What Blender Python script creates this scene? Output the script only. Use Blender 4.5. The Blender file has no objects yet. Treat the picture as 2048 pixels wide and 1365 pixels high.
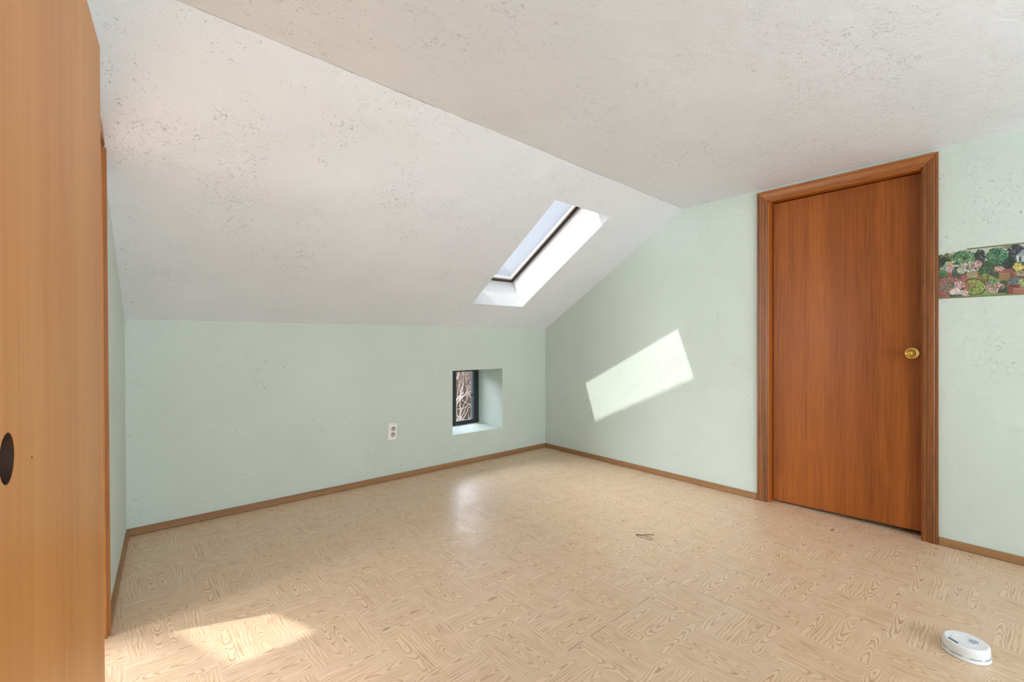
import bpy, bmesh, math, random
import numpy as np
from mathutils import Vector, Matrix
R = math.radians
C = bpy.context.scene.collection
scn = bpy.context.scene

# ------------------------------------------------------------------ camera
F, YAW, H = 911.17, 0.7131, 1.05
cam_d = bpy.data.cameras.new('camera'); cam = bpy.data.objects.new('camera', cam_d); C.objects.link(cam)
cam_d.sensor_width = 36; cam_d.lens = 36 * F / 2048
cam_d.clip_start = 0.02; cam_d.clip_end = 500
cam.location = (0, 0, H); cam.rotation_euler = (R(90), 0, -YAW)
scn.camera = cam

# ------------------------------------------------------------------ world, sun, exposure
scn.view_settings.view_transform = 'Standard'; scn.view_settings.look = 'None'
scn.view_settings.gamma = 1; scn.view_settings.use_curve_mapping = False
scn.view_settings.exposure = 0.36
SUN = Vector((1, -.38, -1.178)).normalized()
w = bpy.data.worlds.new('world'); scn.world = w; w.use_nodes = True
nt = w.node_tree; bg = nt.nodes['Background']
sky = nt.nodes.new('ShaderNodeTexSky'); sky.sky_type = 'NISHITA'; sky.sun_disc = False
sky.sun_elevation = math.asin(-SUN.z); sky.sun_rotation = math.atan2(-SUN.x, -SUN.y)
sky.dust_density = 2.2; sky.air_density = 1.0; sky.altitude = 200
haze = nt.nodes.new('ShaderNodeMix'); haze.data_type = 'RGBA'; haze.inputs[0].default_value = .62
nt.links.new(sky.outputs[0], haze.inputs[6]); haze.inputs[7].default_value = (3.1, 3.0, 3.15, 1)   # thin bright haze over the blue
nt.links.new(haze.outputs[2], bg.inputs[0]); bg.inputs[1].default_value = 0.222
sl = bpy.data.lights.new('sun', 'SUN'); sl.energy = 3.0; sl.angle = R(0.9); sl.color = (1, .975, .93)
so = bpy.data.objects.new('sun', sl); C.objects.link(so); so.rotation_euler = SUN.to_track_quat('-Z', 'Y').to_euler(); so.location = (-8, 6, 12)

def area(name, loc, direction, sx, sy, watts, col):
    l = bpy.data.lights.new(name, 'AREA'); l.shape = 'RECTANGLE'; l.size = sx; l.size_y = sy; l.energy = watts; l.color = col
    o = bpy.data.objects.new(name, l); C.objects.link(o); o.location = loc
    o.rotation_euler = Vector(direction).to_track_quat('-Z', 'Z').to_euler(); return o
# fill lamp added outside an invented rear window; daylight outside the next room's window
area('fill_rear', (1.25, -2.35, 1.0), (0, 1, .45), 2.0, 1.2, 66, (.84, .925, 1))
area('daylight_side', (-3.95, 1.95, 1.25), (1, -.02, -.12), 1.0, 1.0, 138, (.89, .94, 1))
# lamp added outside the small window to brighten its recess and floor glare
area('fill_window', (2.3, 4.75, 1.38), (.02, -1.3, -.75), 2.2, .7, 105, (.82, .89, 1))
# lamp added high over the skylight to lift the far corner
area('fill_overhead', (1.9, 3.7, 4.3), (.45, -1.3, -2.4), 1.6, 1.6, 110, (.88, .935, 1))
# sky over the skylight of the next room, shining through the open doorway
area('daylight_skylight', (-1.15, 2.85, 1.78), (.12, -.55, -.8), .48, 1.0, 85, (.88, .935, 1))

# ------------------------------------------------------------------ measured room (metres)
XR, YB, ZC, ZK = 3.2052, 3.198, 2.0427, 1.1688
RISE = (ZC - ZK)
fw = np.array([math.sin(YAW), math.cos(YAW), 0]); rt = np.array([math.cos(YAW), -math.sin(YAW), 0])
def floor_pt(u, v, z=0):
    d = fw + rt * (u - 1024) / F + np.array([0, 0, 1.]) * (682.5 - v) / F
    t = (z - H) / d[2]; return (d[0] * t, d[1] * t)
def seam_y(x): return 1.747 - .0345 * (3.208 - x)

# ------------------------------------------------------------------ helpers
def col(r, g, b):
    f = lambda c: ((c / 255) / 12.92 if c / 255 <= .04045 else ((c / 255 + .055) / 1.055) ** 2.4)
    return (f(r), f(g), f(b), 1)
def addbox(bm, x0, x1, y0, y1, z0, z1, bevel=0):
    vs = [bm.verts.new((x, y, z)) for x in (x0, x1) for y in (y0, y1) for z in (z0, z1)]
    fs = [bm.faces.new([vs[i] for i in q]) for q in ((0, 1, 3, 2), (4, 6, 7, 5), (0, 4, 5, 1), (2, 3, 7, 6), (0, 2, 6, 4), (1, 5, 7, 3))]
    if bevel:
        es = list({e for f in fs for e in f.edges})
        bmesh.ops.bevel(bm, geom=es, offset=bevel, segments=2, affect='EDGES')
def box(*a, bevel=0):
    bm = bmesh.new(); addbox(bm, *a, bevel=bevel); return bm
def addprism(bm, poly, fn0, fn1):
    a = [bm.verts.new(fn0(*p)) for p in poly]; b = [bm.verts.new(fn1(*p)) for p in poly]
    n = len(poly)
    bm.faces.new(a[::-1]); bm.faces.new(b)
    for i in range(n): bm.faces.new((a[i], a[(i + 1) % n], b[(i + 1) % n], b[i]))
def addlathe(bm, prof, o, axis, seg=48, caps=True):
    axis = Vector(axis).normalized(); t = axis.orthogonal().normalized(); s = axis.cross(t); o = Vector(o)
    rings = []
    for (r, h) in prof:
        if r < 1e-6: rings.append([bm.verts.new(o + axis * h)])
        else: rings.append([bm.verts.new(o + axis * h + (t * math.cos(a) + s * math.sin(a)) * r) for a in [2 * math.pi * i / seg for i in range(seg)]])
    for A, B in zip(rings, rings[1:]):
        if len(A) == 1 and len(B) == 1: continue
        for i in range(seg):
            j = (i + 1) % seg
            if len(A) == 1: bm.faces.new((A[0], B[i], B[j]))
            elif len(B) == 1: bm.faces.new((A[i], A[j], B[0]))
            else: bm.faces.new((A[i], A[j], B[j], B[i]))
def addtube(bm, pts, r0, r1, sides=4):
    pts = [Vector(p) for p in pts]; n = len(pts); prev = None
    for i, p in enumerate(pts):
        d = (pts[min(i + 1, n - 1)] - pts[max(i - 1, 0)]).normalized()
        t = d.orthogonal().normalized() if prev is None else (prev - d * prev.dot(d)).normalized()
        prev = t; s = d.cross(t); r = r0 + (r1 - r0) * i / (n - 1)
        ring = [bm.verts.new(p + (t * math.cos(2 * math.pi * k / sides) + s * math.sin(2 * math.pi * k / sides)) * r) for k in range(sides)]
        if i:
            for k in range(sides): bm.faces.new((last[k], last[(k + 1) % sides], ring[(k + 1) % sides], ring[k]))
        else: bm.faces.new(ring[::-1])
        last = ring
    bm.faces.new(last)
def obj(name, bm, mat, parent=None, M=None, smooth=False):
    if M is not None: bmesh.ops.transform(bm, matrix=M, verts=bm.verts)
    bmesh.ops.recalc_face_normals(bm, faces=bm.faces)
    if parent is not None:
        p = Vector((0, 0, 0)); q = parent
        while q is not None: p = p + q.location; q = q.parent
        bmesh.ops.translate(bm, vec=-p, verts=bm.verts)
    me = bpy.data.meshes.new(name); bm.to_mesh(me); bm.free()
    for m in (mat if isinstance(mat, (list, tuple)) else [mat]): me.materials.append(m)
    if smooth:
        for f in me.polygons: f.use_smooth = True
        me.set_sharp_from_angle(angle=R(35))
    o = bpy.data.objects.new(name, me); C.objects.link(o); o.parent = parent
    return o
def tag(o, label, cat, group=None, kind=None):
    o['label'] = label; o['category'] = cat
    if group: o['group'] = group
    if kind: o['kind'] = kind
    return o
def empty(name, loc, label, cat, kind=None, group=None):
    o = bpy.data.objects.new(name, None); C.objects.link(o); o.location = loc; o.empty_display_size = .1
    return tag(o, label, cat, group, kind)

# ------------------------------------------------------------------ materials
class N:
    def __init__(s, name):
        s.mat = bpy.data.materials.new(name); s.mat.use_nodes = True
        s.t = s.mat.node_tree; s.b = s.t.nodes['Principled BSDF']
    def node(s, typ, **k):
        n = s.t.nodes.new(typ)
        for a, v in k.items(): setattr(n, a, v)
        return n
    def put(s, sock, v):
        if hasattr(v, 'links') or isinstance(v, bpy.types.NodeSocket): s.t.links.new(v, sock)
        else: sock.default_value = v
    def m(s, op, a, b=None, c=None, clamp=False):
        n = s.node('ShaderNodeMath', operation=op, use_clamp=clamp); s.put(n.inputs[0], a)
        if b is not None: s.put(n.inputs[1], b)
        if c is not None: s.put(n.inputs[2], c)
        return n.outputs[0]
    def pos(s, obj=False):
        if obj: return s.node('ShaderNodeTexCoord').outputs['Object']
        return s.node('ShaderNodeNewGeometry').outputs['Position']
    def sep(s, v):
        n = s.node('ShaderNodeSeparateXYZ'); s.put(n.inputs[0], v); return n.outputs
    def com(s, x, y, z):
        n = s.node('ShaderNodeCombineXYZ')
        for i, v in enumerate((x, y, z)): s.put(n.inputs[i], v)
        return n.outputs[0]
    def noise(s, v, scale, detail=3, rough=.5, dist=0, out=0):
        n = s.node('ShaderNodeTexNoise'); s.put(n.inputs['Vector'], v); n.inputs['Scale'].default_value = scale
        n.inputs['Detail'].default_value = detail; n.inputs['Roughness'].default_value = rough; n.inputs['Distortion'].default_value = dist
        return n.outputs[out]
    def ramp(s, v, a, b, lo=0., hi=1., smooth=True):
        n = s.node('ShaderNodeMapRange', interpolation_type='SMOOTHSTEP' if smooth else 'LINEAR')
        for i, x in enumerate((v, a, b, lo, hi)): s.put(n.inputs[i], x)
        return n.outputs[0]
    def mix(s, f, a, b, mode='MIX'):
        n = s.node('ShaderNodeMix', data_type='RGBA', blend_type=mode); s.put(n.inputs[0], f); s.put(n.inputs[6], a); s.put(n.inputs[7], b)
        return n.outputs[2]
    def bump(s, h, strength=.3, dist=.002, prev=None):
        n = s.node('ShaderNodeBump'); n.inputs['Strength'].default_value = strength; n.inputs['Distance'].default_value = dist
        s.put(n.inputs['Height'], h)
        if prev is not None: s.put(n.inputs['Normal'], prev)
        return n.outputs[0]
    def done(s, color, rough=.5, normal=None, spec=.5, metal=0, coat=0, coatr=.1):
        b = s.b; s.put(b.inputs['Base Color'], color); s.put(b.inputs['Roughness'], rough); b.inputs['Specular IOR Level'].default_value = spec
        b.inputs['Metallic'].default_value = metal; b.inputs['Coat Weight'].default_value = coat; b.inputs['Coat Roughness'].default_value = coatr
        if normal is not None: s.put(b.inputs['Normal'], normal)
        return s.mat
def flat(name, c, rough=.5, metal=0, spec=.5):
    n = N(name); return n.done(n.mix(n.noise(n.pos(), 25, 2), c, tuple(x * .93 for x in c[:3]) + (1,)), rough, metal=metal, spec=spec)

def plaster(name, base, alt, fleck, crack=False, cover=.60, relief=1.):
    n = N(name); p = n.pos()
    big = n.noise(p, 1.3, 4, .6)
    c = n.mix(n.ramp(big, .35, .72), base, alt)
    grit = n.noise(p, 140, 3, .6)
    trowel = n.noise(p, 9, 5, .62, .6)
    mask = n.ramp(n.noise(p, 3.1, 3, .6), .46, .66)
    f1 = n.ramp(n.noise(p, 52, 4, .62, 1.8), cover + .03, cover + .10)
    fl = n.m('MULTIPLY', f1, mask)
    f2 = n.ramp(n.noise(n.com(*[n.m('ADD', q, 7.3) for q in n.sep(p)]), 75, 4, .6, 1.2), cover + .08, cover + .14)
    fl2 = n.m('MULTIPLY', f2, n.ramp(n.noise(p, 2.2, 2), .42, .6))
    c = n.mix(n.m('MULTIPLY', fl2, .42), c, fleck)
    nb = n.bump(grit, .35, .0016)
    nb = n.bump(trowel, .5 * relief, .014, nb)
    nb = n.bump(fl, .9 * relief, .005, nb)
    nb = n.bump(n.m('MULTIPLY', fl2, -1), .8, .004, nb)
    if crack:
        x, y, z = n.sep(p)
        sy = n.m('SUBTRACT', n.m('MULTIPLY_ADD', x, .0345, 1.747 - .0345 * 3.208), y)
        wob = n.m('MULTIPLY', n.m('SUBTRACT', n.noise(p, 5, 4), .5), .006)
        d = n.m('ABSOLUTE', n.m('ADD', sy, wob))
        cr = n.m('MULTIPLY', n.ramp(d, .0022, .0006), n.ramp(n.noise(p, 11, 3), .40, .58, .35, 1))
        c = n.mix(n.m('MULTIPLY', cr, .6), c, col(120, 112, 108))
    return n.done(c, .62, nb, spec=.35)

def wood(name, light, dark, axis=2, scale=1., rough=.4, coat=0., coatr=.2, streak=.5, pores=.5, blotch=None, fine=60., spec=.5):
    n = N(name); q = list(n.sep(n.pos()))
    st = [n.m('MULTIPLY', v, (.09 if i == axis else 1.)) for i, v in enumerate(q)]
    v = n.com(*st)
    a = n.noise(v, 5.5 * scale, 3, .5, .3)
    rings = n.m('ABSOLUTE', n.m('SINE', n.m('MULTIPLY', a, 42)))
    rings = n.m('POWER', rings, 1.6)
    st2 = [n.m('MULTIPLY', v2, (.03 if i == axis else 1.)) for i, v2 in enumerate(q)]
    fib = n.noise(n.com(*st2), fine * scale, 4, .65)
    band = n.noise(n.com(*st2), 9 * scale, 3, .5)
    f = n.m('ADD', n.m('MULTIPLY', rings, .25 * streak), n.m('MULTIPLY', n.ramp(fib, .3, .75), .45 * pores))
    f = n.m('ADD', f, n.m('MULTIPLY', n.ramp(band, .3, .7), .45), clamp=True)
    c = n.mix(f, light, dark)
    if blotch is not None:
        c = n.mix(n.m('MULTIPLY', n.ramp(n.noise(n.com(*st), 2.4, 4, .6), .45, .7), .6), c, blotch)
    return n.done(c, rough, n.bump(fib, .12, .0008), coat=coat, coatr=coatr, spec=spec)

M_ceil = plaster('ceiling_plaster', col(232, 235, 241), col(238, 241, 246), col(158, 153, 148), crack=True, cover=.575, relief=.85)
M_wall = plaster('mint_wall_paint', col(206, 216, 206), col(211, 221, 212), col(164, 176, 166), cover=.588, relief=.75)
M_wallw = plaster('skylight_reveal_paint', col(212, 212, 211), col(217, 217, 216), col(190, 187, 180), cover=.62)
M_maho = wood('mahogany_door', col(178, 100, 36), col(116, 56, 14), 2, 1., .42, coat=.04, coatr=.25, spec=.3, streak=.35, pores=.9, blotch=col(140, 70, 20), fine=90)
M_casY = wood('oak_casing_horizontal', col(188, 118, 58), col(140, 78, 34), 1, 1.5, .4, streak=.6, pores=.9, fine=110)
M_casZ = wood('oak_casing_vertical', col(158, 94, 44), col(88, 52, 24), 2, 1.5, .4, streak=.7, pores=1., fine=110)
M_jamb = wood('orange_jamb', col(190, 110, 40), col(150, 78, 26), 2, 1.2, .35, fine=80)
M_pine = wood('varnished_pine', col(213, 148, 74), col(192, 118, 44), 2, .8, .42, coat=.05, coatr=.3, spec=.35, streak=.45, pores=.7, blotch=col(176, 112, 50), fine=45)
M_pinetrim = wood('pine_casing', col(184, 120, 60), col(134, 82, 40), 2, 1.4, .4, fine=80)
M_baseX = wood('baseboard_wood_x', col(172, 128, 84), col(134, 94, 60), 0, 1.4, .5, fine=80)
M_baseY = wood('baseboard_wood_y', col(176, 130, 84), col(138, 96, 60), 1, 1.4, .5, fine=80)
M_black = flat('black_frame', col(44, 46, 46), .45)
M_bronze = flat('bronze_frame', col(70, 62, 56), .4, metal=.4)
M_frwood = flat('skylight_sash_wood', col(206, 196, 190), .5)
M_white = flat('white_plastic', col(236, 237, 238), .35)
M_plate = flat('white_cover_plate', col(246, 242, 241), .35)
M_ivory = flat('ivory_receptacle', col(214, 198, 180), .4)
M_dark = flat('dark_slot', col(40, 30, 26), .7)
M_brown = flat('brown_ring', col(112, 82, 62), .6)
M_brass = flat('polished_brass', col(226, 190, 112), .13, metal=1)
M_darkscreen = flat('dark_display', col(62, 82, 80), .25)
M_grey = flat('grey_button', col(176, 188, 192), .4)
M_thread = flat('dark_thread', col(72, 56, 44), .7)
M_threadl = flat('faded_thread', col(140, 124, 106), .7)

def glass(name, tint, refl):
    n = N(name); t = n.t; t.nodes.remove(n.b)
    out = t.nodes['Material Output']
    tr = n.node('ShaderNodeBsdfTransparent'); tr.inputs[0].default_value = tint
    gl = n.node('ShaderNodeBsdfGlossy'); gl.inputs[0].default_value = (1, 1, 1, 1); gl.inputs[1].default_value = .01
    lw = n.node('ShaderNodeFresnel'); lw.inputs[0].default_value = 1.45
    mx = n.node('ShaderNodeMixShader'); t.links.new(n.m('MULTIPLY', lw.outputs[0], refl), mx.inputs[0])
    t.links.new(tr.outputs[0], mx.inputs[1]); t.links.new(gl.outputs[0], mx.inputs[2]); t.links.new(mx.outputs[0], out.inputs[0])
    return n.mat
M_glass = glass('window_glass', (.96, .97, .98, 1), .6)

# ------------------------------------------------------------------ floor: printed vinyl parquet, 0.2275 m blocks
def floor_material():
    n = N('vinyl_parquet'); p = n.pos(); x, y, z = n.sep(p)
    S = .2275
    px = n.m('DIVIDE', n.m('SUBTRACT', x, 1.838 - 20 * S), S); py = n.m('DIVIDE', n.m('SUBTRACT', y, 1.0425 - 20 * S), S)
    ix, iy = n.m('FLOOR', px), n.m('FLOOR', py); fx, fy = n.m('FRACT', px), n.m('FRACT', py)
    par = n.m('MODULO', n.m('ADD', ix, iy), 2.)
    inv = n.m('SUBTRACT', 1., par)
    def sel(a, b): return n.m('ADD', n.m('MULTIPLY', a, par), n.m('MULTIPLY', b, inv))   # par=1 -> a
    across, along = sel(fy, fx), sel(fx, fy)
    K = 4.
    ka = n.m('MULTIPLY', across, K); k = n.m('FLOOR', ka); fa = n.m('FRACT', ka)
    cid = n.m('ADD', n.m('ADD', n.m('MULTIPLY', n.m('MODULO', ix, 2.), 11.), n.m('MULTIPLY', n.m('MODULO', iy, 2.), 23.)), n.m('MULTIPLY', k, 3.7))
    wn = n.node('ShaderNodeTexWhiteNoise', noise_dimensions='1D'); n.put(wn.inputs['W'], cid); rnd = wn.outputs[0]
    # contour-line grain, closed ovals stretched along each strip
    wn2 = n.node('ShaderNodeTexWhiteNoise', noise_dimensions='1D'); n.put(wn2.inputs['W'], n.m('ADD', cid, .37)); rnd2 = wn2.outputs[0]
    arch = n.m('GREATER_THAN', n.m('FRACT', n.m('MULTIPLY_ADD', rnd, 3.7, rnd2)), .36)
    u_ = n.m('ADD', n.m('SUBTRACT', fa, .5), n.m('MULTIPLY', n.m('SUBTRACT', rnd2, .5), .5))
    sgn = n.m('SUBTRACT', n.m('MULTIPLY', n.m('GREATER_THAN', rnd2, .5), 2.), 1.)
    wob = n.noise(n.com(n.m('MULTIPLY', across, 3.2), n.m('MULTIPLY', along, 1.5), n.m('MULTIPLY', cid, 3.1)), 1.7, 1.5, .4)
    ha = n.m('ADD', n.m('MULTIPLY', n.m('MULTIPLY', along, n.m('MULTIPLY_ADD', rnd, 3., 2.5)), sgn), n.m('MULTIPLY', n.m('MULTIPLY', u_, u_), n.m('MULTIPLY_ADD', rnd2, 9., 10.)))
    ha = n.m('ADD', ha, n.m('MULTIPLY', wob, 4.5))
    hs = n.m('ADD', n.m('ADD', n.m('MULTIPLY', fa, 4.5), n.m('MULTIPLY', along, n.m('MULTIPLY', n.m('SUBTRACT', rnd2, .5), 1.6))), n.m('MULTIPLY', wob, 2.))
    h = n.m('ADD', n.m('MULTIPLY', ha, arch), n.m('MULTIPLY', hs, n.m('SUBTRACT', 1., arch)))
    line = n.m('ABSOLUTE', n.m('SINE', n.m('MULTIPLY', h, math.pi)))
    line = n.ramp(line, .80, .10)
    straight = n.noise(n.com(n.m('MULTIPLY', across, 44.), n.m('MULTIPLY', along, 2.2), cid), 1., 3, .6)
    st = n.ramp(straight, .5, .62)
    amount = n.m('ADD', n.m('MULTIPLY', line, n.m('MULTIPLY_ADD', arch, .30, .45)), n.m('MULTIPLY', st, n.m('MULTIPLY_ADD', arch, -.32, .45)), clamp=True)
    amount = n.m('MULTIPLY', amount, n.ramp(n.noise(p, 16, 2), .25, .65, .55, 1.1))
    base = n.mix(rnd, col(232, 202, 170), col(226, 194, 160))
    big = n.noise(p, .9, 3)
    base = n.mix(n.m('MULTIPLY', n.ramp(big, .35, .7), .35), base, col(231, 198, 160))
    c = n.mix(n.m('MULTIPLY', amount, .74), base, col(164, 118, 80))
    # strip and block joints
    ej = n.m('MINIMUM', n.m('MINIMUM', fx, n.m('SUBTRACT', 1., fx)), n.m('MINIMUM', fy, n.m('SUBTRACT', 1., fy)))
    c = n.mix(n.ramp(ej, .010, .002, 0, .35), c, col(238, 220, 196))
    es = n.m('MINIMUM', fa, n.m('SUBTRACT', 1., fa))
    c = n.mix(n.ramp(es, .035, .005, 0, .22), c, col(158, 122, 90))
    # open dark joints between sheets
    def seg(axis, at, a, b, wdt, dens):
        u, v = (x, y) if axis == 'x' else (y, x)
        d = n.m('ABSOLUTE', n.m('SUBTRACT', v, at))
        m_ = n.ramp(d, wdt, wdt * .3)
        m_ = n.m('MULTIPLY', m_, n.m('MULTIPLY', n.m('GREATER_THAN', u, a), n.m('LESS_THAN', u, b)))
        return n.m('MULTIPLY', m_, n.ramp(n.noise(n.com(n.m('MULTIPLY', u, 14.), 0., at), 1., 2), dens, dens + .1))
    for s_ in (('x', 1.0425, 1.15, 1.84, .0022, .40), ('y', 1.838, .62, 1.043, .0018, .30), ('y', 1.7, .30, .42, .0022, .35), ('x', .5875, 1.86, 2.1, .0015, .45)):
        c = n.mix(n.m('MULTIPLY', seg(*s_), .75), c, col(92, 70, 54))
    # scuffs and specks
    for (u, v, rx, ry, cc, am) in ((1665, 1060.5, .026, .010, (118, 100, 84), .8), (1733, 1089.5, .004, .004, (90, 50, 34), .9), (1377, 1048, .006, .006, (176, 70, 52), .9),
            (985, 1198, .022, .010, (148, 112, 82), .6), (772, 1259, .016, .006, (96, 78, 62), .7), (735, 1163, .006, .005, (110, 84, 60), .8),
            (1046, 1038, .010, .005, (124, 98, 76), .7), (274, 1109, .006, .005, (80, 64, 50), .8), (1230, 1064, .014, .003, (140, 112, 90), .6), (780, 998, .006, .006, (110, 84, 62), .8), (1354, 1087, .008, .004, (128, 104, 84), .7)):
        qx, qy = floor_pt(u, v)
        dx = n.m('DIVIDE', n.m('SUBTRACT', x, float(qx)), rx); dy = n.m('DIVIDE', n.m('SUBTRACT', y, float(qy)), ry)
        r = n.m('ADD', n.m('SQRT', n.m('ADD', n.m('MULTIPLY', dx, dx), n.m('MULTIPLY', dy, dy))), n.m('MULTIPLY', n.m('SUBTRACT', n.noise(p, 160, 2), .5), 1.6))
        c = n.mix(n.ramp(r, 1.1, .6, 0., am), c, col(*cc))
    rough = n.ramp(n.noise(p, 7, 4, .6), .3, .7, .30, .46)
    nb = n.bump(amount, .12, .0006)
    nb = n.bump(n.noise(p, 60, 3, .6), .10, .0012, nb)
    nb = n.bump(n.noise(p, 5.5, 2, .5), .16, .006, nb)
    return n.done(c, rough, nb, spec=.75)
M_floor = floor_material()

# ------------------------------------------------------------------ shell
XL0 = -3.7
floor = obj('floor', box(XL0, 4.0, -2.0, 3.6, -.06, 0), M_floor); tag(floor, 'glossy parquet-patterned vinyl floor of light tan blocks', 'floor', kind='structure')

# back knee wall with the deep window opening
bm = bmesh.new()
def bw(x0, x1, z0, z1=None):
    zf = z1 if z1 is not None else ZK + .03; zb = z1 if z1 is not None else ZK + .03 - .40 * .6
    addprism(bm, [(YB, z0), (YB + .40, z0), (YB + .40, zb), (YB, zf)], lambda a, b: (x0, a, b), lambda a, b: (x1, a, b))
bw(XL0, 2.11, 0); bw(2.65, 3.45, 0); bw(2.11, 2.65, 0, .26); bw(2.11, 2.65, .80)
wb = obj('wall_back', bm, M_wall); tag(wb, 'low mint green knee wall under the sloping ceiling', 'wall', kind='structure')

# right gable wall with the closet doorway
bm = bmesh.new()
DY0, DY1, DZ = .385, 1.163, 1.985
def gw(bm, x0, x1, pts): addprism(bm, pts, lambda a, b: (x0, a, b), lambda a, b: (x1, a, b))
sy = seam_y(XR)
gw(bm, XR, XR + .13, [(-2.0, 0), (DY0, 0), (DY0, ZC + .05), (-2.0, ZC + .05)])
gw(bm, XR, XR + .13, [(DY0, DZ), (DY1, DZ), (DY1, ZC + .05), (DY0, ZC + .05)])
gw(bm, XR, XR + .13, [(DY1, 0), (sy, 0), (sy, ZC + .05), (DY1, ZC + .05)])
gw(bm, XR, XR + .13, [(sy, 0), (YB + .02, 0), (YB + .02, ZK + .04), (sy, ZC + .05)])
wr = obj('wall_right', bm, M_wall); tag(wr, 'mint green gable wall with the closed brown door and the sun patch', 'wall', kind='structure')
bm = bmesh.new()  # unseen box added behind the door so no sky light leaks under it
addbox(bm, 3.96, 4.0, .2, 1.4, 0, 2.1); addbox(bm, XR + .13, 4.0, .16, .2, 0, 2.1); addbox(bm, XR + .13, 4.0, 1.4, 1.44, 0, 2.1); addbox(bm, XR + .13, 4.0, .16, 1.44, 2.1, 2.14)
tag(obj('door_light_block', bm, M_wall), 'box added behind the closed brown door to block sky light', 'wall', kind='structure')

# left wall, slightly skewed and leaning, with the doorway to the next room
ML = Matrix.Translation((-.1665 - .008, 0, 0)) @ Matrix.Rotation(-math.atan(.0655), 4, 'Z') @ Matrix.Rotation(R(-.4), 4, 'Y')
OY0, OY1, OZ = 1.392, 2.170, 1.722
bm = bmesh.new()
syl = seam_y(-.05)
gw(bm, -.11, 0, [(-2.0, 0), (OY0, 0), (OY0, ZC + .05), (-2.0, ZC + .05)])
gw(bm, -.11, 0, [(OY0, OZ), (syl, OZ), (syl, ZC + .05), (OY0, ZC + .05)])
gw(bm, -.11, 0, [(syl, OZ), (OY1, OZ), (OY1, ZC + .05 - (OY1 - syl) * RISE / (YB - syl)), (syl, ZC + .05)])
gw(bm, -.11, 0, [(OY1, 0), (YB + .03, 0), (YB + .03, ZK + .04), (OY1, ZC + .05 - (OY1 - syl) * RISE / (YB - syl))])
wl = obj('wall_left', bm, M_wall, M=ML); tag(wl, 'narrow strip of mint green wall beside the pine door', 'wall', kind='structure')

# rear wall behind the camera with a window opening added for the fill lamp, and the next room's end wall
bm = bmesh.new()
X0R, X1R = .2, 2.4
addbox(bm, XL0, X0R, -2.12, -2.0, 0, ZC + .05); addbox(bm, X1R, 3.45, -2.12, -2.0, 0, ZC + .05)
addbox(bm, X0R, X1R, -2.12, -2.0, 0, .4); addbox(bm, X0R, X1R, -2.12, -2.0, 1.7, ZC + .05)
tag(obj('wall_rear', bm, M_wall), 'mint green wall behind the viewpoint with an added opening for the fill lamp', 'wall', kind='structure')
bm = bmesh.new()
def ew(y0, y1, z0, z1=None):
    s = seam_y(XL0); zt = lambda y: z1 if z1 is not None else (ZC + .05 if y <= s else ZC + .05 - (y - s) * RISE / (YB - s))
    gw(bm, XL0 - .1, XL0, [(y0, z0), (y1, z0), (y1, zt(y1)), (y0, zt(y0))])
s3 = seam_y(XL0)
ew(-2.0, 1.4, 0); ew(1.4, s3, 0, .7); ew(s3, 2.5, 0, .7); ew(1.4, s3, 1.5); ew(s3, 2.5, 1.5); ew(2.5, YB + .02, 0)
tag(obj('wall_side_room', bm, M_wall), 'end wall of the next room with its window opening', 'wall', kind='structure')

# ceiling: flat part + slope with two skylight shafts, one solid
NX = [XL0 - .1, -1.404, -.894, 2.02, 2.585, 3.45]
NS = [0, .150, .357, .800, .967, 1.31]
T = .28
def P(i, s):
    x = NX[i]
    if i == 3: x += .075 * min(1, max(0, (s - .15) / .65))
    if i == 4: x += .045 * min(1, max(0, (s - .15) / .65))
    ys = seam_y(x); return Vector((x, ys + (YB - ys) * s, ZC - RISE * s))
nrm = Vector((0, .515, .857))
bm = bmesh.new()
lo = [[bm.verts.new(P(i, s)) for s in NS] for i in range(6)]
hi = [[bm.verts.new(P(i, s) + (nrm * T if s else Vector((0, .075, T)))) for s in NS] for i in range(6)]
lf = [bm.verts.new((NX[i], -2.12, ZC)) for i in range(6)]; hf = [bm.verts.new((NX[i], -2.12, ZC + T)) for i in range(6)]
holes = {(3, 1), (3, 2), (1, 2), (1, 3)}
for i in range(5):
    bm.faces.new((lf[i], lf[i + 1], lo[i + 1][0], lo[i][0])); bm.faces.new((hf[i], hi[i][0], hi[i + 1][0], hf[i + 1]))
    bm.faces.new((lf[i], hf[i], hf[i + 1], lf[i + 1])); bm.faces.new((lo[i][5], lo[i + 1][5], hi[i + 1][5], hi[i][5]))
    for j in range(5):
        if (i, j) in holes: continue
        bm.faces.new((lo[i][j], lo[i + 1][j], lo[i + 1][j + 1], lo[i][j + 1])); bm.faces.new((hi[i][j], hi[i][j + 1], hi[i + 1][j + 1], hi[i + 1][j]))
for i, j0, j1 in ((3, 1, 3), (1, 2, 4)):
    loop = [(i, j) for j in range(j0, j1 + 1)] + [(i + 1, j) for j in range(j1, j0 - 1, -1)]
    for a, b in zip(loop, loop[1:] + loop[:1]):
        f = bm.faces.new((lo[a[0]][a[1]], lo[b[0]][b[1]], hi[b[0]][b[1]], hi[a[0]][a[1]])); f.material_index = 1
for c_ in (0, 5):
    bm.faces.new((lf[c_], lo[c_][0], hi[c_][0], hf[c_]))
    for j in range(5): bm.faces.new((lo[c_][j], lo[c_][j + 1], hi[c_][j + 1], hi[c_][j]))
ceil = obj('ceiling', bm, [M_ceil, M_wallw]); tag(ceil, 'rough plastered off-white ceiling with a sloping side', 'ceiling', kind='structure')

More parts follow.
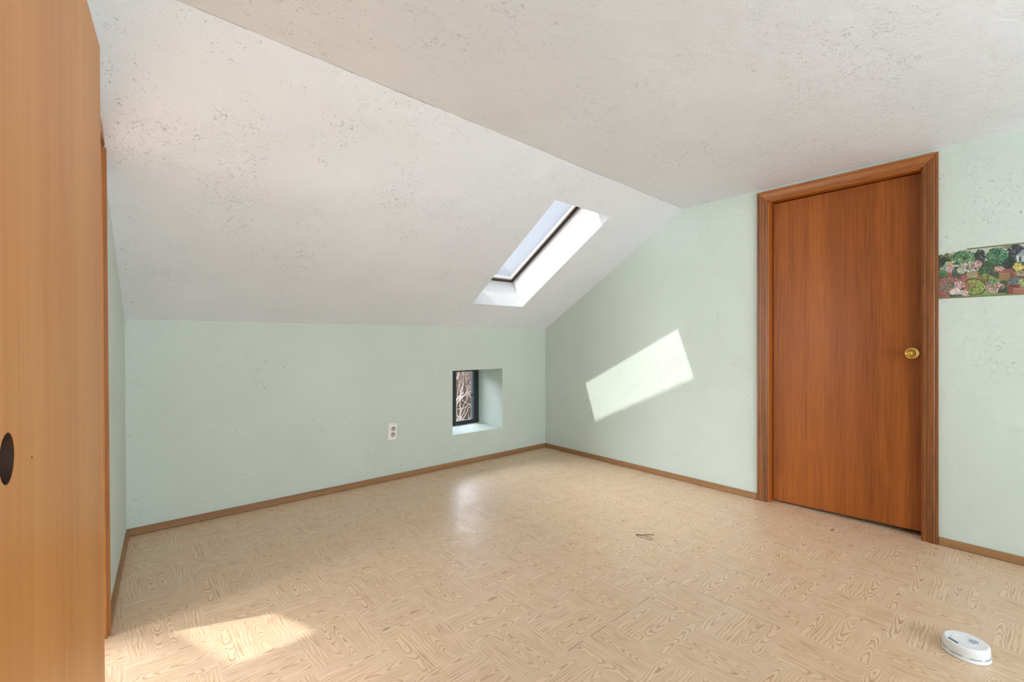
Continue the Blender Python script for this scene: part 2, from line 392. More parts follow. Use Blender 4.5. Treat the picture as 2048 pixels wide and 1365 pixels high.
# ------------------------------------------------------------------ skylights
def skylight(name, i, j0, j1, label):
    s0, s1 = NS[j0], NS[j1]
    A, B, Cc, D = P(i, s0), P(i + 1, s0), P(i + 1, s1), P(i, s1)
    ctr = (A + B + Cc + D) / 4 + nrm * (T - .01)
    e = empty(name, ctr, label, 'skylight', kind='structure')
    def quad(off, inset, rise):    # corner points inset from the shaft
        cc = (A + B + Cc + D) / 4; out = []
        for q in (A, B, Cc, D):
            u = q + Vector((inset if q.x < cc.x else -inset, 0, 0)) + (Cc - B).normalized() * (inset * (1 if q in (A, B) else -1))
            out.append(u + nrm * off)
        return out
    bm = bmesh.new()
    o0, i0, o1, i1 = quad(T - .022, 0, 0), quad(T - .022, .015, 0), quad(T + .02, -.03, 0), quad(T + .02, .015, 0)
    V = [[bm.verts.new(p) for p in L] for L in (o0, i0, i1, o1)]
    for k in range(4):
        m_ = (k + 1) % 4
        for a, b in ((0, 1), (1, 2), (2, 3), (3, 0)): bm.faces.new((V[a][k], V[a][m_], V[b][m_], V[b][k]))
    obj('skylight_frame', bm, M_bronze, e)
    bm = bmesh.new(); g0, g1 = quad(T - .008, .015, 0), quad(T - .008, .030, 0); h0, h1 = quad(T - .002, .015, 0), quad(T - .002, .030, 0)
    V = [[bm.verts.new(p) for p in L] for L in (g0, g1, h1, h0)]
    for k in range(4):
        m_ = (k + 1) % 4
        for a, b in ((0, 1), (1, 2), (2, 3), (3, 0)): bm.faces.new((V[a][k], V[a][m_], V[b][m_], V[b][k]))
    obj('sash', bm, M_frwood, e)
    bm = bmesh.new(); a = [bm.verts.new(p) for p in quad(T - .002, .013, 0)]; b = [bm.verts.new(p) for p in quad(T + .004, .013, 0)]
    bm.faces.new(a); bm.faces.new(b[::-1])
    for k in range(4): bm.faces.new((a[k], a[(k + 1) % 4], b[(k + 1) % 4], b[k]))
    obj('glass_pane', bm, M_glass, e)
    return e
skylight('window_2', 3, 1, 3, 'narrow skylight with white reveals in the sloping ceiling')
skylight('window_3', 1, 2, 4, 'skylight of the next room that throws the sun patch on the floor')

# ------------------------------------------------------------------ small deep window
e = empty('window_1', (2.38, YB + .385, .26), 'small black framed window in a deep recess of the knee wall', 'window', kind='structure')
y0, y1 = YB + .36, YB + .39
bm = bmesh.new()
addbox(bm, 2.112, 2.16, y0, y1, .262, .798); addbox(bm, 2.598, 2.648, y0, y1, .262, .798); addbox(bm, 2.16, 2.598, y0, y1, .262, .298); addbox(bm, 2.16, 2.598, y0, y1, .76, .798)
obj('window_frame', bm, M_black, e)
bm = bmesh.new(); addbox(bm, 2.352, 2.386, y0 - .006, y1, .298, .76, bevel=.002); obj('mullion', bm, M_black, e)
M_steel = flat('grey_sash_edge', col(120, 128, 142), .3, metal=.5)
bm = bmesh.new(); addbox(bm, 2.578, 2.598, y0 + .006, y1, .298, .76); obj('sash_edge', bm, M_steel, e)
bm = bmesh.new(); addbox(bm, 2.570, 2.580, y0, y0 + .02, .52, .545, bevel=.002); obj('latch', bm, M_black, e)
for a, b in ((2.16, 2.352), (2.386, 2.578)):
    obj('glass_pane', box(a, b, y0 + .016, y0 + .02, .298, .76), M_glass, e)
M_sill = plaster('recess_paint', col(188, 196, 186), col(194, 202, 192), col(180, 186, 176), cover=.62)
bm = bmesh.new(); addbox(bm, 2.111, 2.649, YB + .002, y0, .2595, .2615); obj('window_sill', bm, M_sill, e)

# ------------------------------------------------------------------ brown door of the right wall
e = empty('door_1', (XR, .777, 0), 'closed reddish-brown flush door with a brass knob', 'door', kind='structure')
XF = 3.255
bm = bmesh.new()
vs = []
for x in (XF, XF + .035):
    vs.append([bm.verts.new(p) for p in ((x, .409, .028), (x, 1.141, .010), (x, 1.141, 1.947), (x, .409, 1.951))])
bm.faces.new(vs[0]); bm.faces.new(vs[1][::-1])
for k in range(4): bm.faces.new((vs[0][k], vs[0][(k + 1) % 4], vs[1][(k + 1) % 4], vs[1][k]))
obj('door_panel', bm, M_maho, e)
bm = bmesh.new(); addbox(bm, XR - .004, XR + .13, .385, .405, 0, 1.963); obj('door_jamb', bm, M_jamb, e)
bm = bmesh.new(); addbox(bm, XR - .004, XR + .13, 1.145, 1.163, 0, 1.963); addbox(bm, XF + .036, XF + .05, 1.133, 1.145, 0, 1.963); obj('door_jamb', bm, M_jamb, e)
bm = bmesh.new(); addbox(bm, XR - .004, XR + .13, .385, 1.163, 1.957, 1.985); obj('door_head', bm, M_jamb, e)
# profiled casing: profile (offset from inner edge, proud)
PROF = [(0, 0), (0, .010), (.004, .0135), (.010, .0135), (.012, .0095), (.016, .010), (.022, .013), (.036, .0165), (.046, .018), (.050, .0155), (.053, .018), (.060, .018), (.062, .014), (.062, 0)]
def casing(p0, p1, m0, m1, outdir, run):     # mitred run: outdir = outward direction in the wall plane
    bm = bmesh.new(); A = []; B = []
    for (o, h) in PROF:
        a = Vector(p0) + outdir * o + Vector((-h, 0, 0)) + run * (-o * m0); b = Vector(p1) + outdir * o + Vector((-h, 0, 0)) + run * (o * m1)
        A.append(bm.verts.new(a)); B.append(bm.verts.new(b))
    for k in range(len(A) - 1): bm.faces.new((A[k], A[k + 1], B[k + 1], B[k]))
    bm.faces.new((A[-1], A[0], B[0], B[-1])); bm.faces.new(A[::-1]); bm.faces.new(B)
    return bm
Yv, Zv = Vector((0, 1, 0)), Vector((0, 0, 1))
obj('door_casing', casing((XR, 1.155, 0), (XR, 1.155, 1.964), 0, 1, Yv, Zv), M_casZ, e)
obj('door_casing', casing((XR, .400, 0), (XR, .400, 1.964), 0, 1, -Yv, Zv), M_casZ, e)
obj('door_casing', casing((XR, .400, 1.964), (XR, 1.155, 1.964), 1, 1, Zv, Yv), M_casY, e)
# knob
kc = (XF, .449, .984)
bm = bmesh.new(); addlathe(bm, [(0, 0), (.0315, 0), (.0322, .003), (.030, .007), (.022, .0085), (.015, .009), (0, .009)], kc, (-1, 0, 0)); kr = obj('knob_rosette', bm, M_brass, e, smooth=True)
bm = bmesh.new(); addlathe(bm, [(0, .009), (.011, .009), (.009, .018), (.010, .026), (.018, .033), (.0225, .044), (.0225, .052), (.0195, .056), (.0165, .054), (.013, .046), (.0085, .044), (.0075, .049), (.005, .051), (0, .0515)], kc, (-1, 0, 0))
obj('door_knob', bm, M_brass, e, smooth=True)

# ------------------------------------------------------------------ baseboards
ob = obj('baseboard_back', box(.03, XR, YB - .013, YB, .003, .040, bevel=.0015), M_baseX); tag(ob, 'thin brown wooden strip along the foot of the knee wall', 'baseboard', kind='structure')
bm = bmesh.new(); addbox(bm, XR - .013, XR, 1.219, YB - .013, .003, .040, bevel=.0015); addbox(bm, XR - .013, XR, -2.0, .337, .003, .040, bevel=.0015)
tag(obj('baseboard_right', bm, M_baseY), 'thin brown wooden strip along the foot of the door wall', 'baseboard', kind='structure')
tag(obj('baseboard_left', box(0, .012, 2.232, YB - .005, .003, .042), M_baseY, M=ML), 'short brown wooden strip at the foot of the left wall', 'baseboard', kind='structure')

# ------------------------------------------------------------------ pine door folded back on the left wall, and its casing
e = empty('door_2', (-.03, 1.384, 0), 'wide open knobless pine door close on the left with a bare bore hole', 'door', kind='structure')
MD = Matrix.Translation((-.0205, 1.384, 0)) @ Matrix.Rotation(-math.atan(.085), 4, 'Z') @ Matrix.Rotation(R(-.345), 4, 'Y')
bm = box(-.033, 0, -.762, 0, .012, 1.714, bevel=.0012)
leaf = obj('door_panel', bm, M_pine, e, M=MD)
bmc = bmesh.new(); addlathe(bmc, [(0, -.06), (.0265, -.06), (.0265, .03), (0, .03)], (0, -.699, .930), (1, 0, 0), seg=64)
bmesh.ops.transform(bmc, matrix=MD, verts=bmc.verts); bmesh.ops.recalc_face_normals(bmc, faces=bmc.faces); bmesh.ops.translate(bmc, vec=-e.location, verts=bmc.verts)
mc = bpy.data.meshes.new('cut'); bmc.to_mesh(mc); bmc.free(); oc = bpy.data.objects.new('cut', mc); C.objects.link(oc); oc.location = e.location
md = leaf.modifiers.new('bore', 'BOOLEAN'); md.object = oc; md.operation = 'DIFFERENCE'; md.solver = 'EXACT'
bpy.context.view_layer.update()
nm = bpy.data.meshes.new_from_object(leaf.evaluated_get(bpy.context.evaluated_depsgraph_get())); leaf.modifiers.clear(); leaf.data = nm
bpy.data.objects.remove(oc)
M_bore = wood('raw_bore_wood', col(62, 36, 20), col(34, 20, 12), 2, 1.2, .8)
bm = bmesh.new(); addlathe(bm, [(.0264, -.0325), (.0255, -.0325), (.0255, -.0006), (.0264, -.0006), (.0264, -.0325)], (0, -.699, .930), (1, 0, 0), seg=48); obj('bore_hole_lining', bm, M_bore, e, M=MD)
bm = bmesh.new(); addlathe(bm, [(0, -.001), (.0014, -.001), (.0012, .0004), (0, .0004)], (0, -.606, .912), (1, 0, 0), seg=12); obj('nail_mark', bm, M_dark, e, M=MD)
bm = bmesh.new(); addbox(bm, -.002, .010, OY1, OY1 + .059, 0, 1.742, bevel=.003); addbox(bm, .008, .013, OY1 + .004, OY1 + .012, 0, 1.735)
obj('door_casing', bm, M_pinetrim, e, M=ML)
bm = bmesh.new(); addbox(bm, -.002, .010, OY0 - .055, OY1 + .040, 1.742, 1.797, bevel=.003); obj('door_casing', bm, M_pinetrim, e, M=ML)
bm = bmesh.new(); addbox(bm, -.11, .004, OY1 - .016, OY1 + .004, 0, OZ); obj('door_jamb', bm, M_pinetrim, e, M=ML)
bm = bmesh.new(); addbox(bm, -.11, .002, OY0 - .002, OY0 + .014, 0, OZ); obj('door_jamb', bm, M_pinetrim, e, M=ML)
bm = bmesh.new(); addbox(bm, -.11, .002, OY0, OY1, OZ - .016, OZ + .03); obj('door_head', bm, M_pinetrim, e, M=ML)

# ------------------------------------------------------------------ outlet
e = empty('electrical_outlet', (1.567, YB, .366), 'white double socket cover plate, slightly tilted, on the mint knee wall', 'electrical outlet')
MO = Matrix.Translation((1.567, YB, .366)) @ Matrix.Rotation(R(5), 4, 'Y')
obj('cover_plate', box(-.037, .037, -.007, 0, -.062, .062, bevel=.003), M_plate, e, M=MO)
for s_ in (1, -1):
    zc_ = .0215 * s_ - .002
    bm = bmesh.new(); addlathe(bm, [(0, .006), (.0165, .006), (.0165, .0072), (0, .0072)], (.006, 0, zc_), (0, -1, 0), seg=32)
    rc = obj('receptacle', bm, M_brown, e, M=MO)
    bm = bmesh.new(); addlathe(bm, [(0, .0072), (.0128, .0072), (.0128, .0092), (0, .0092)], (.005, 0, zc_ - .001), (0, -1, 0), seg=32)
    f_ = obj('receptacle_face', bm, M_ivory, rc, M=MO)
    bm = bmesh.new(); addbox(bm, -.003, .0005, -.0098, -.009, zc_ - .001, zc_ + .008); addbox(bm, .009, .0125, -.0098, -.009, zc_ - .001, zc_ + .008); addlathe(bm, [(0, .009), (.003, .009), (.003, .0098), (0, .0098)], (.005, 0, zc_ - .008), (0, -1, 0), seg=16)
    obj('slots', bm, M_dark, rc, M=MO)

# ------------------------------------------------------------------ smoke alarm
ax, ay = 2.155, .16
e = empty('smoke_alarm', (ax, ay, 0), 'round white smoke alarm lying on the parquet floor', 'smoke alarm')
bm = bmesh.new(); addlathe(bm, [(0, 0), (.058, 0), (.0605, .002), (.061, .006), (.0595, .009), (0, .009)], (ax, ay, 0), (0, 0, 1), seg=72); obj('mounting_base', bm, M_white, e, smooth=True)
bm = bmesh.new(); addlathe(bm, [(0, .009), (.0572, .009), (.0585, .013), (.0582, .036), (.0565, .042), (.052, .0445), (.048, .044), (.0, .0435)], (ax, ay, 0), (0, 0, 1), seg=72); obj('cover', bm, M_white, e, smooth=True)
bm = bmesh.new()
rr = random.Random(3)
for k in range(72):
    a = 2 * math.pi * k / 72
    if k % 18 in (0, 1, 2, 9, 10): continue
    m_ = Matrix.Translation((ax, ay, .0142)) @ Matrix.Rotation(a, 4, 'Z')
    b2 = box(.0580, .0590, -.0014, .0014, -.001, .001); bmesh.ops.transform(b2, matrix=m_, verts=b2.verts)
    me_ = bpy.data.meshes.new('t'); b2.to_mesh(me_); b2.free(); bm.from_mesh(me_); bpy.data.meshes.remove(me_)
obj('vent_slots', bm, M_dark, e)
d0, d1 = Vector((*floor_pt(1896.5, 1275.5, .044), .044)), Vector((*floor_pt(1916, 1287.5, .044), .044))
MA = Matrix.Translation((d0 + d1) / 2) @ Matrix.Rotation(math.atan2(d1.y - d0.y, d1.x - d0.x), 4, 'Z'); hl = (d1 - d0).length / 2
obj('display', box(-hl, hl, -.0035, .0035, -.001, .0008), M_darkscreen, e, M=MA)
bm = bmesh.new(); addlathe(bm, [(0, 0), (.0125, 0), (.0125, .0012), (.0105, .0012), (.0105, .0004), (.006, .0004), (.006, .0016), (0, .0022)], (2.163, .142, .0435), (0, 0, 1), seg=32); obj('test_button', bm, M_grey, e, smooth=True)
bm = bmesh.new(); addlathe(bm, [(.030, .0435), (.030, .0448), (.028, .0448), (.028, .0435)], (2.152, .165, 0), (0, 0, 1), seg=48); obj('raised_ring', bm, M_white, e, smooth=True)
for (x_, y_) in ((2.128, .176), (2.143, .196)):
    bm = bmesh.new(); addlathe(bm, [(0, .0435), (.0014, .0435), (.0014, .0446), (0, .0446)], (x_, y_, 0), (0, 0, 1), seg=10); obj('indicator_light', bm, M_grey, e)

# ------------------------------------------------------------------ thread loop on the floor
def fl(pts, z=.0012): return [Vector((*floor_pt(u, v), z)) for u, v in pts]
e = empty('thread_scrap', (*floor_pt(1289, 1073), 0), 'small loop of dark thread lying on the parquet in front of the brown door', 'thread')
bm = bmesh.new(); addtube(bm, fl([(1272, 1071.3), (1276, 1070.8), (1283, 1071.6), (1289, 1071.2), (1296, 1070.4), (1303, 1070.8), (1309, 1071.4)]), .0030, .0014, 5); obj('straight_strand', bm, M_thread, e)
bm = bmesh.new(); addtube(bm, fl([(1272, 1071.6), (1277, 1074), (1284, 1075.6), (1290, 1078), (1296, 1080.4), (1301, 1081.4), (1304.5, 1080), (1304, 1077.5), (1301, 1075.3), (1297, 1074), (1292, 1074.2), (1289, 1072.6), (1286, 1071.6)], .0014), .0013, .0013, 4); obj('looped_strand', bm, M_threadl, e)
bm = bmesh.new(); addtube(bm, fl([(1287, 1071.5), (1292, 1075), (1298, 1077.6), (1303, 1079.2)], .0012), .0006, .0006, 4); obj('loose_strand', bm, M_threadl, e)

# ------------------------------------------------------------------ wallpaper border: painted garden, stepped top edge
def border():
    L0, L1, Z0, Z1, ST = .337, -.93, 1.267, 1.515, .0016
    ny, nz = int((L0 - L1) / ST) + 1, int((Z1 - Z0) / ST) + 1
    Yg, Zg = np.meshgrid(np.linspace(L0, L1, ny), np.linspace(Z0, Z1, nz), indexing='ij')
    per = .292; sg = (L0 - Yg); rep = np.floor(sg / per); sl_ = sg - rep * per
    odd = (rep % 2 == 1); sl_ = np.where(odd, per - sl_, sl_); Ym = L0 - sl_
    dx, dy, dz = XR * np.ones_like(Ym), Ym, Zg - H
    dep = dx * fw[0] + dy * fw[1]; lat = dx * rt[0] + dy * rt[1]
    U = (1024 + F * lat / dep - 1848) * 7.585; V = (682.5 - F * dz / dep - 460) * 7.585
    img = np.zeros(U.shape + (3,)); rg = np.random.RandomState(11)
    def lin(c): return np.array(col(*c)[:3])
    def put(m, c): img[m] = lin(c)
    def ell(cx, cy, rx, ry, c, rot=0.):
        a = (U - cx) * math.cos(rot) + (V - cy) * math.sin(rot); b = -(U - cx) * math.sin(rot) + (V - cy) * math.cos(rot)
        put((a / rx) ** 2 + (b / ry) ** 2 < 1, c)
    def ring(cx, cy, rx, ry, w_, c):
        d = np.sqrt(((U - cx) / rx) ** 2 + ((V - cy) / ry) ** 2); put(np.abs(d - 1) < w_, c)
    def ln(x0, y0, x1, y1, w_, c):
        L = max(1e-6, (x1 - x0) ** 2 + (y1 - y0) ** 2); t = np.clip(((U - x0) * (x1 - x0) + (V - y0) * (y1 - y0)) / L, 0, 1)
        put((U - x0 - t * (x1 - x0)) ** 2 + (V - y0 - t * (y1 - y0)) ** 2 < w_ * w_, c)
    def poly(pts, c):
        inside = np.zeros(U.shape, bool); n_ = len(pts)
        for k in range(n_):
            (x0, y0), (x1, y1) = pts[k], pts[(k + 1) % n_]
            cr = ((y0 > V) != (y1 > V)) & (U < (x1 - x0) * (V - y0) / ((y1 - y0) if y1 != y0 else 1e-9) + x0); inside ^= cr
        put(inside, c)
    def dabs(cx, cy, rx, ry, n_, r, cols):
        n_, r = int(n_ * 1.9), r * .68
        for _ in range(n_):
            a = rg.uniform(0, 6.28); q = math.sqrt(rg.uniform(0, 1)); s_ = r * rg.uniform(.6, 1.3); c = cols[rg.randint(len(cols))]
            ell(cx + rx * q * math.cos(a), cy + ry * q * math.sin(a), s_ * 1.3, s_, tuple(np.clip(np.array(c) + rg.uniform(-26, 22), 0, 255)), rg.uniform(0, 3))
    G = [(84, 138, 84), (60, 110, 72), (104, 156, 96), (50, 88, 64), (128, 168, 104)]; DG = [(38, 56, 50), (52, 72, 58), (64, 84, 70), (48, 60, 62)]
    PK = [(214, 160, 158), (226, 188, 186), (184, 116, 116), (160, 100, 96), (238, 214, 210)]; GR = [(110, 134, 76), (142, 158, 84), (88, 112, 68)]
    put(U > -1e9, (76, 92, 66))
    poly([(200, 380), (700, 290), (1100, 250), (1517, 180), (1700, 150), (1700, 420), (200, 520)], (196, 200, 190))
    dabs(330, 420, 140, 60, 90, 20, [(150, 152, 84), (122, 132, 74), (96, 104, 66), (70, 82, 60)]); dabs(300, 480, 90, 60, 60, 16, DG)
    dabs(620, 420, 200, 95, 260, 17, G); dabs(850, 400, 80, 95, 110, 15, DG + [(74, 78, 84)]); dabs(1110, 400, 170, 120, 280, 16, G[:2] + [(70, 130, 100), (92, 160, 112), (44, 92, 72)])
    dabs(1400, 330, 130, 110, 160, 17, [(62, 60, 74), (84, 80, 96), (50, 56, 56)]); dabs(1240, 260, 80, 25, 40, 9, [(150, 140, 72), (116, 122, 70)]); poly([(1300, 330), (1420, 600), (1200, 600)], (46, 70, 50)); dabs(1300, 520, 110, 90, 150, 14, DG)
    poly([(1390, 395), (1517, 290), (1650, 300), (1650, 480), (1410, 490)], (176, 190, 194)); poly([(1390, 395), (1517, 290), (1700, 290), (1700, 390)], (150, 164, 170)); 
    for x_ in (1425, 1462, 1500, 1545): ln(x_, 400, x_, 480, 5, (226, 230, 228))
    poly([(1440, 410), (1480, 405), (1480, 480), (1440, 480)], (76, 96, 88))
    poly([(290, 560), (335, 480), (430, 480), (440, 560)], (186, 176, 112)); poly([(290, 560), (335, 480), (360, 560)], (150, 172, 160)); poly([(440, 530), (560, 530), (560, 560), (440, 560)], (190, 200, 188))
    dabs(330, 620, 100, 50, 80, 12, [(206, 206, 192), (170, 184, 160), (98, 134, 96)]); dabs(400, 590, 60, 50, 50, 11, PK); dabs(300, 670, 70, 45, 60, 13, [(64, 112, 70), (88, 134, 84)]); dabs(480, 660, 60, 60, 50, 12, [(56, 92, 92), (80, 110, 108)])
    ell(392, 675, 36, 28, (186, 92, 74)); poly([(360, 670), (430, 670), (418, 720), (372, 720)], (168, 82, 66))
    poly([(230, 740), (620, 720), (640, 800), (560, 860), (230, 1000)], (164, 104, 88)); dabs(420, 760, 190, 40, 130, 10, [(190, 130, 112), (150, 98, 84), (132, 86, 74)]); dabs(540, 710, 110, 35, 60, 10, [(80, 62, 58), (92, 108, 70), (120, 68, 70)])
    poly([(600, 700), (980, 680), (1150, 760), (1150, 1010), (600, 1010)], (140, 166, 80)); dabs(930, 720, 90, 50, 60, 12, [(150, 176, 92), (96, 128, 70)])
    dabs(640, 730, 70, 50, 60, 12, [(178, 84, 84), (150, 64, 68), (196, 110, 108)])
    ell(765, 865, 170, 128, (158, 178, 74)); dabs(760, 860, 150, 110, 150, 15, [(166, 186, 76), (140, 162, 68), (182, 188, 92), (118, 140, 62)]); dabs(650, 860, 50, 70, 50, 12, [(184, 108, 86), (164, 88, 74)])
    ring(765, 865, 170, 122, .055, (58, 54, 44))
    for k in range(14):
        a = 2 * math.pi * k / 14; ln(765, 865, 765 + 165 * math.cos(a), 865 + 118 * math.sin(a), 2.2, (84, 88, 52))
    ell(765, 862, 12, 11, (70, 50, 38))
    ring(1085, 790, 120, 150, .05, (86, 60, 50))
    ln(830, 650, 765, 862, 9, (158, 92, 62)); ln(830, 650, 840, 710, 9, (158, 92, 62)); ln(840, 700, 930, 780, 9, (158, 92, 62)); ln(940, 790, 1000, 650, 10, (150, 86, 58)); ln(1000, 650, 1140, 620, 9, (158, 92, 62)); ln(650, 760, 740, 715, 8, (146, 86, 62)); ln(740, 715, 860, 715, 8, (146, 86, 62)); ln(860, 715, 930, 800, 8, (146, 86, 62)); ln(975, 665, 1010, 640, 12, (110, 62, 48))
    dabs(690, 560, 160, 75, 260, 12, [(226, 214, 204), (204, 160, 158), (112, 146, 92), (170, 118, 120), (84, 118, 78), (238, 230, 222)]); dabs(820, 520, 60, 50, 60, 11, PK); dabs(560, 620, 60, 50, 60, 11, [(214, 220, 198), (124, 150, 96), (200, 204, 180)])
    poly([(640, 650), (820, 630), (810, 730), (660, 740)], (176, 156, 116))
    for x_ in range(650, 820, 18): ln(x_, 650, x_ + 6, 730, 3, (120, 100, 74))
    for y_ in (668, 692, 716): ln(650, y_, 815, y_ - 14, 3, (206, 188, 144))
    dabs(1130, 590, 90, 30, 60, 11, PK); dabs(960, 600, 110, 70, 110, 12, [(64, 100, 66), (92, 128, 76), (48, 76, 58)])
    poly([(1140, 640), (1190, 600), (1330, 590), (1370, 650), (1300, 700), (1290, 770), (1140, 770)], (172, 140, 84)); poly([(1180, 610), (1330, 590), (1370, 660), (1230, 660)], (158, 84, 88)); poly([(1130, 660), (1190, 605), (1240, 670)], (178, 100, 84))
    for x_ in range(1150, 1300, 22): ln(x_, 680, x_, 765, 4, (118, 76, 46))
    poly([(1300, 660), (1420, 650), (1400, 720), (1300, 760)], (140, 78, 66)); poly([(1270, 770), (1430, 700), (1430, 830), (1270, 830)], (98, 122, 122)); dabs(1340, 790, 80, 35, 50, 10, [(84, 116, 128), (128, 150, 154), (66, 84, 76)])
    dabs(1430, 560, 80, 55, 110, 12, [(228, 200, 74), (206, 176, 58), (236, 216, 120), (130, 140, 60)]); dabs(1450, 660, 90, 40, 60, 11, [(186, 136, 110), (96, 128, 72), (206, 170, 150)]); poly([(1430, 740), (1700, 720), (1700, 880), (1430, 880)], (166, 138, 104)); dabs(1500, 800, 60, 50, 50, 13, [(128, 160, 84), (196, 196, 130)])
    poly([(1250, 860), (1460, 820), (1450, 970), (1290, 980)], (140, 74, 58)); ell(1355, 850, 105, 24, (166, 96, 74)); ell(1355, 852, 84, 14, (92, 50, 40)); poly([(1340, 960), (1360, 890), (1700, 870), (1700, 980)], (178, 104, 78)); ln(1360, 895, 1700, 885, 7, (204, 140, 110))
    dabs(1070, 870, 150, 75, 260, 12, PK + [(90, 120, 80), (70, 92, 66)]); dabs(1050, 790, 80, 40, 60, 11, [(120, 156, 100), (84, 120, 78)]); poly([(960, 960), (1110, 960), (1090, 1000), (980, 1000)], (138, 66, 56)); dabs(1190, 930, 70, 50, 60, 11, [(56, 66, 56), (84, 70, 80), (60, 92, 64)])
    dabs(400, 890, 130, 90, 240, 12, [(98, 122, 104), (128, 148, 138), (70, 88, 72), (170, 150, 160), (62, 72, 62)]); dabs(330, 860, 90, 70, 80, 11, [(150, 96, 92), (112, 130, 84), (176, 126, 116)]); dabs(540, 830, 80, 60, 80, 11, PK)
    dabs(480, 940, 80, 50, 90, 14, [(232, 206, 202), (222, 178, 176), (240, 226, 218)]); dabs(600, 960, 70, 45, 60, 14, [(236, 210, 204), (206, 160, 158)]); dabs(520, 1005, 90, 25, 50, 11, [(66, 92, 78), (88, 116, 104)])
    poly([(230, 950), (330, 930), (400, 1000), (380, 1060), (230, 1070)], (168, 92, 82)); dabs(300, 1000, 70, 50, 60, 9, [(186, 112, 96), (146, 78, 72)]); poly([(620, 1010), (1000, 960), (1250, 960), (1250, 1000), (620, 1040)], (132, 160, 92))
    grey = img.mean(2, keepdims=True); img[:] = (img * .84 + grey * .16) * rg.uniform(.78, 1.2, U.shape)[..., None]
    # olive strips follow the printed edge
    OL = (126, 128, 84); put(Zg < Z0 + .0068, OL)
    top = 1.512; put((Zg > top - .0068) & (sg > .106), OL)
    outline = np.where(sg < .106, 1.4935 + .0155 * np.clip(sg / .106, 0, 1) + .0022 * np.sin(sg * 260) + .0016 * np.sin(sg * 611 + 1), top)
    keep = Zg < outline
    idx = -np.ones(U.shape, int); bm_v = []; faces = []; cols_ = []
    fl_ = np.zeros(U.shape, bool)
    cell = keep[:-1, :-1] & keep[1:, :-1] & keep[:-1, 1:] & keep[1:, 1:]
    for a, b in ((0, 0), (1, 0), (0, 1), (1, 1)): fl_[a:ny - 1 + a, b:nz - 1 + b] |= cell
    idx[fl_] = np.arange(fl_.sum()); nv = int(fl_.sum())
    verts = np.stack([np.full(nv, -.0008), Yg[fl_], Zg[fl_]], 1)
    ii, jj = np.nonzero(cell)
    quads = np.stack([idx[ii, jj], idx[ii, jj + 1], idx[ii + 1, jj + 1], idx[ii + 1, jj]], 1)
    me = bpy.data.meshes.new('wallpaper_border'); me.from_pydata([tuple(v) for v in verts.tolist()], [], quads.tolist())
    at = me.color_attributes.new('paint', 'FLOAT_COLOR', 'POINT')
    rgba = np.ones((nv, 4), np.float32); rgba[:, :3] = img[fl_]; at.data.foreach_set('color', rgba.ravel())
    n = N('printed_garden_paper'); a = n.node('ShaderNodeVertexColor', layer_name='paint')
    c = n.mix(n.m('MULTIPLY', n.noise(n.pos(), 420, 3, .7), .25), a.outputs[0], col(60, 62, 54))
    me.materials.append(n.done(c, .55)); o = bpy.data.objects.new('wallpaper_border', me); C.objects.link(o); o.location = (XR, 0, 0)
    tag(o, 'wallpaper border with a painted garden and bicycle, right of the brown door', 'wallpaper border')
    sm = o.modifiers.new('thickness', 'SOLIDIFY'); sm.thickness = .0006; sm.offset = 0
border()

# ------------------------------------------------------------------ outside
n = N('leaf_litter'); p = n.pos(); cg = n.mix(n.ramp(n.noise(p, 9, 6, .7), .35, .65), col(170, 146, 126), col(84, 72, 64)); cg = n.mix(n.m('MULTIPLY', n.ramp(n.noise(p, .7, 3), .5, .65), .5), cg, col(128, 140, 88))
M_ground = n.done(cg, .9, n.bump(n.noise(p, 12, 5, .7), .6, .05))
bm = bmesh.new(); gx, gy = 28, 28
rg = random.Random(5)
gv = [[None] * (gy + 1) for _ in range(gx + 1)]
for i in range(gx + 1):
    for j in range(gy + 1):
        x_ = -40 + 80 * i / gx; y_ = 3.66 + 46 * (j / gy) ** 1.6
        h = -1.6 + max(0, y_ - 7) * .20 * (1 if y_ < 13 else 13 / y_ * .9) + rg.uniform(-.06, .06)
        gv[i][j] = bm.verts.new((x_, y_, h))
for i in range(gx):
    for j in range(gy): bm.faces.new((gv[i][j], gv[i + 1][j], gv[i + 1][j + 1], gv[i][j + 1]))
g = obj('ground', bm, M_ground); tag(g, 'leaf-littered brown bank outside the small window', 'ground', kind='structure')
M_twig = flat('pale_twigs', col(236, 222, 212), .8); M_twig2 = flat('grey_brown_twigs', col(128, 110, 100), .8); M_bark = flat('grey_bark', col(150, 132, 122), .85)
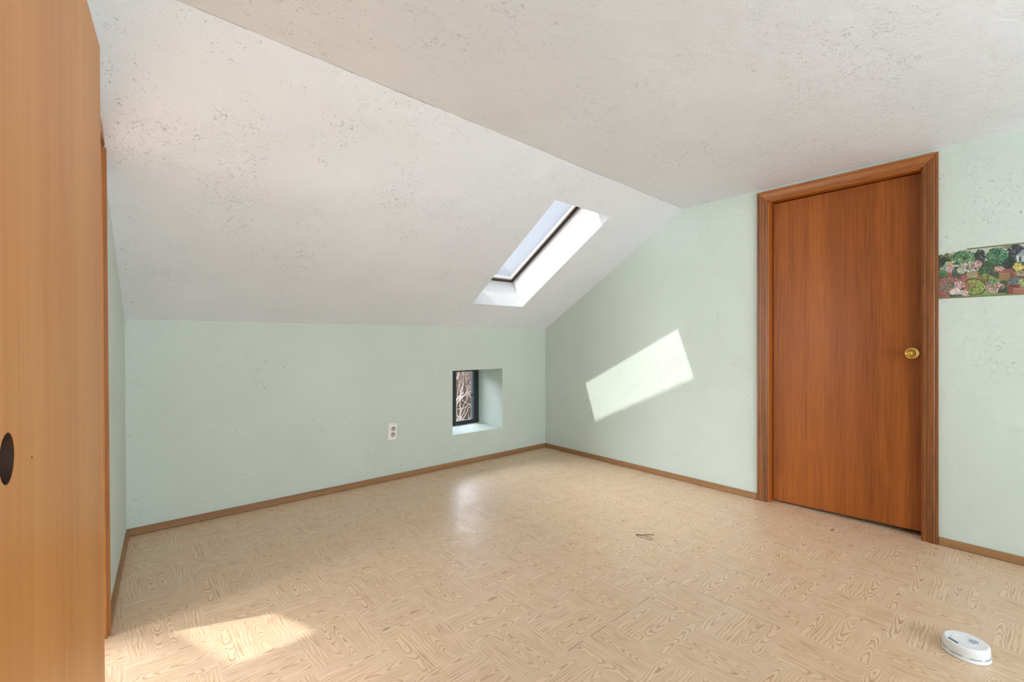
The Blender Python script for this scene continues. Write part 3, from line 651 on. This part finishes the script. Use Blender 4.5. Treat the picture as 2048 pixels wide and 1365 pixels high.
def shrub(x, y, z, n_, hgt, spread, seed, mat, label):
    r = random.Random(seed); bm = bmesh.new()
    for _ in range(n_):
        p = Vector((x + r.gauss(0, .35) * spread, y + r.gauss(0, .3), z)); d = Vector((r.gauss(0, .5), r.gauss(0, .35), 1)).normalized(); L = hgt * r.uniform(.5, 1.1)
        pts = [p.copy()]
        for k in range(8):
            d = (d + Vector((r.gauss(0, .16), r.gauss(0, .14), r.gauss(.05, .1)))).normalized(); p = p + d * L / 8; pts.append(p.copy())
            if k > 1 and r.random() < .75:
                q = p.copy(); dd = (d + Vector((r.gauss(0, .8), r.gauss(0, .6), r.gauss(0, .5)))).normalized(); sp = [q.copy()]
                for _k in range(4): dd = (dd + Vector((r.gauss(0, .25), r.gauss(0, .2), r.gauss(0, .25)))).normalized(); q = q + dd * L * .07; sp.append(q.copy())
                addtube(bm, sp, .006, .003, 3)
        addtube(bm, pts, .014, .005, 3)
    return tag(obj('bare_shrub', bm, mat), label, 'shrub', group='bare shrubs outside the small window')
shrub(4.35, 6.2, -1.6, 55, 2.3, .8, 1, M_twig, 'pale bare shrub nearest outside the small window')
shrub(6.3, 9.0, -1.25, 80, 2.5, .9, 2, M_twig2, 'grey-brown bare shrub behind the pale one outside the small window')
shrub(8.4, 12.1, -.7, 90, 2.6, 1.0, 3, M_twig, 'pale tangled shrub farther up the bank outside')
shrub(10.9, 15.6, -.1, 110, 2.6, 1.1, 4, M_twig2, 'grey-brown thicket at the top of the bank outside')
M_treetwig = flat('pinkish_tree_twigs', col(196, 166, 150), .8)
def tree(x, y, z, hgt, seed, label):
    r = random.Random(seed); e = empty('bare_tree', (x, y, z), label, 'tree', group='bare trees seen low through the skylight')
    bt, bb = bmesh.new(), bmesh.new(); tips = []
    def grow(bm_, p, d, L, rad, depth):
        pts = [p.copy()]
        for _ in range(5):
            d = (d + Vector((r.gauss(0, .12), r.gauss(0, .12), r.gauss(.02, .06)))).normalized(); p = p + d * L / 5; pts.append(p.copy())
        addtube(bm_, pts, rad, rad * .55, 6 if depth < 2 else 3)
        if depth < 5:
            for _ in range(3 if depth else 5):
                q = pts[r.randint(2, 5)]; grow(bb, q, (d + Vector((r.gauss(0, .6), r.gauss(0, .6), r.gauss(.1, .3)))).normalized(), L * r.uniform(.5, .72), rad * .5, depth + 1)
    grow(bt, Vector((x, y, z)), Vector((0, 0, 1)), hgt * .45, .12, 0)
    obj('trunk', bt, M_bark, e); obj('branches', bb, M_treetwig, e)
tree(15.9, 20.0, .2, 7.6, 21, 'bare tree standing farther left beyond the bank')
tree(19.6, 23.5, .2, 8.2, 8, 'bare tree standing farther right beyond the bank')
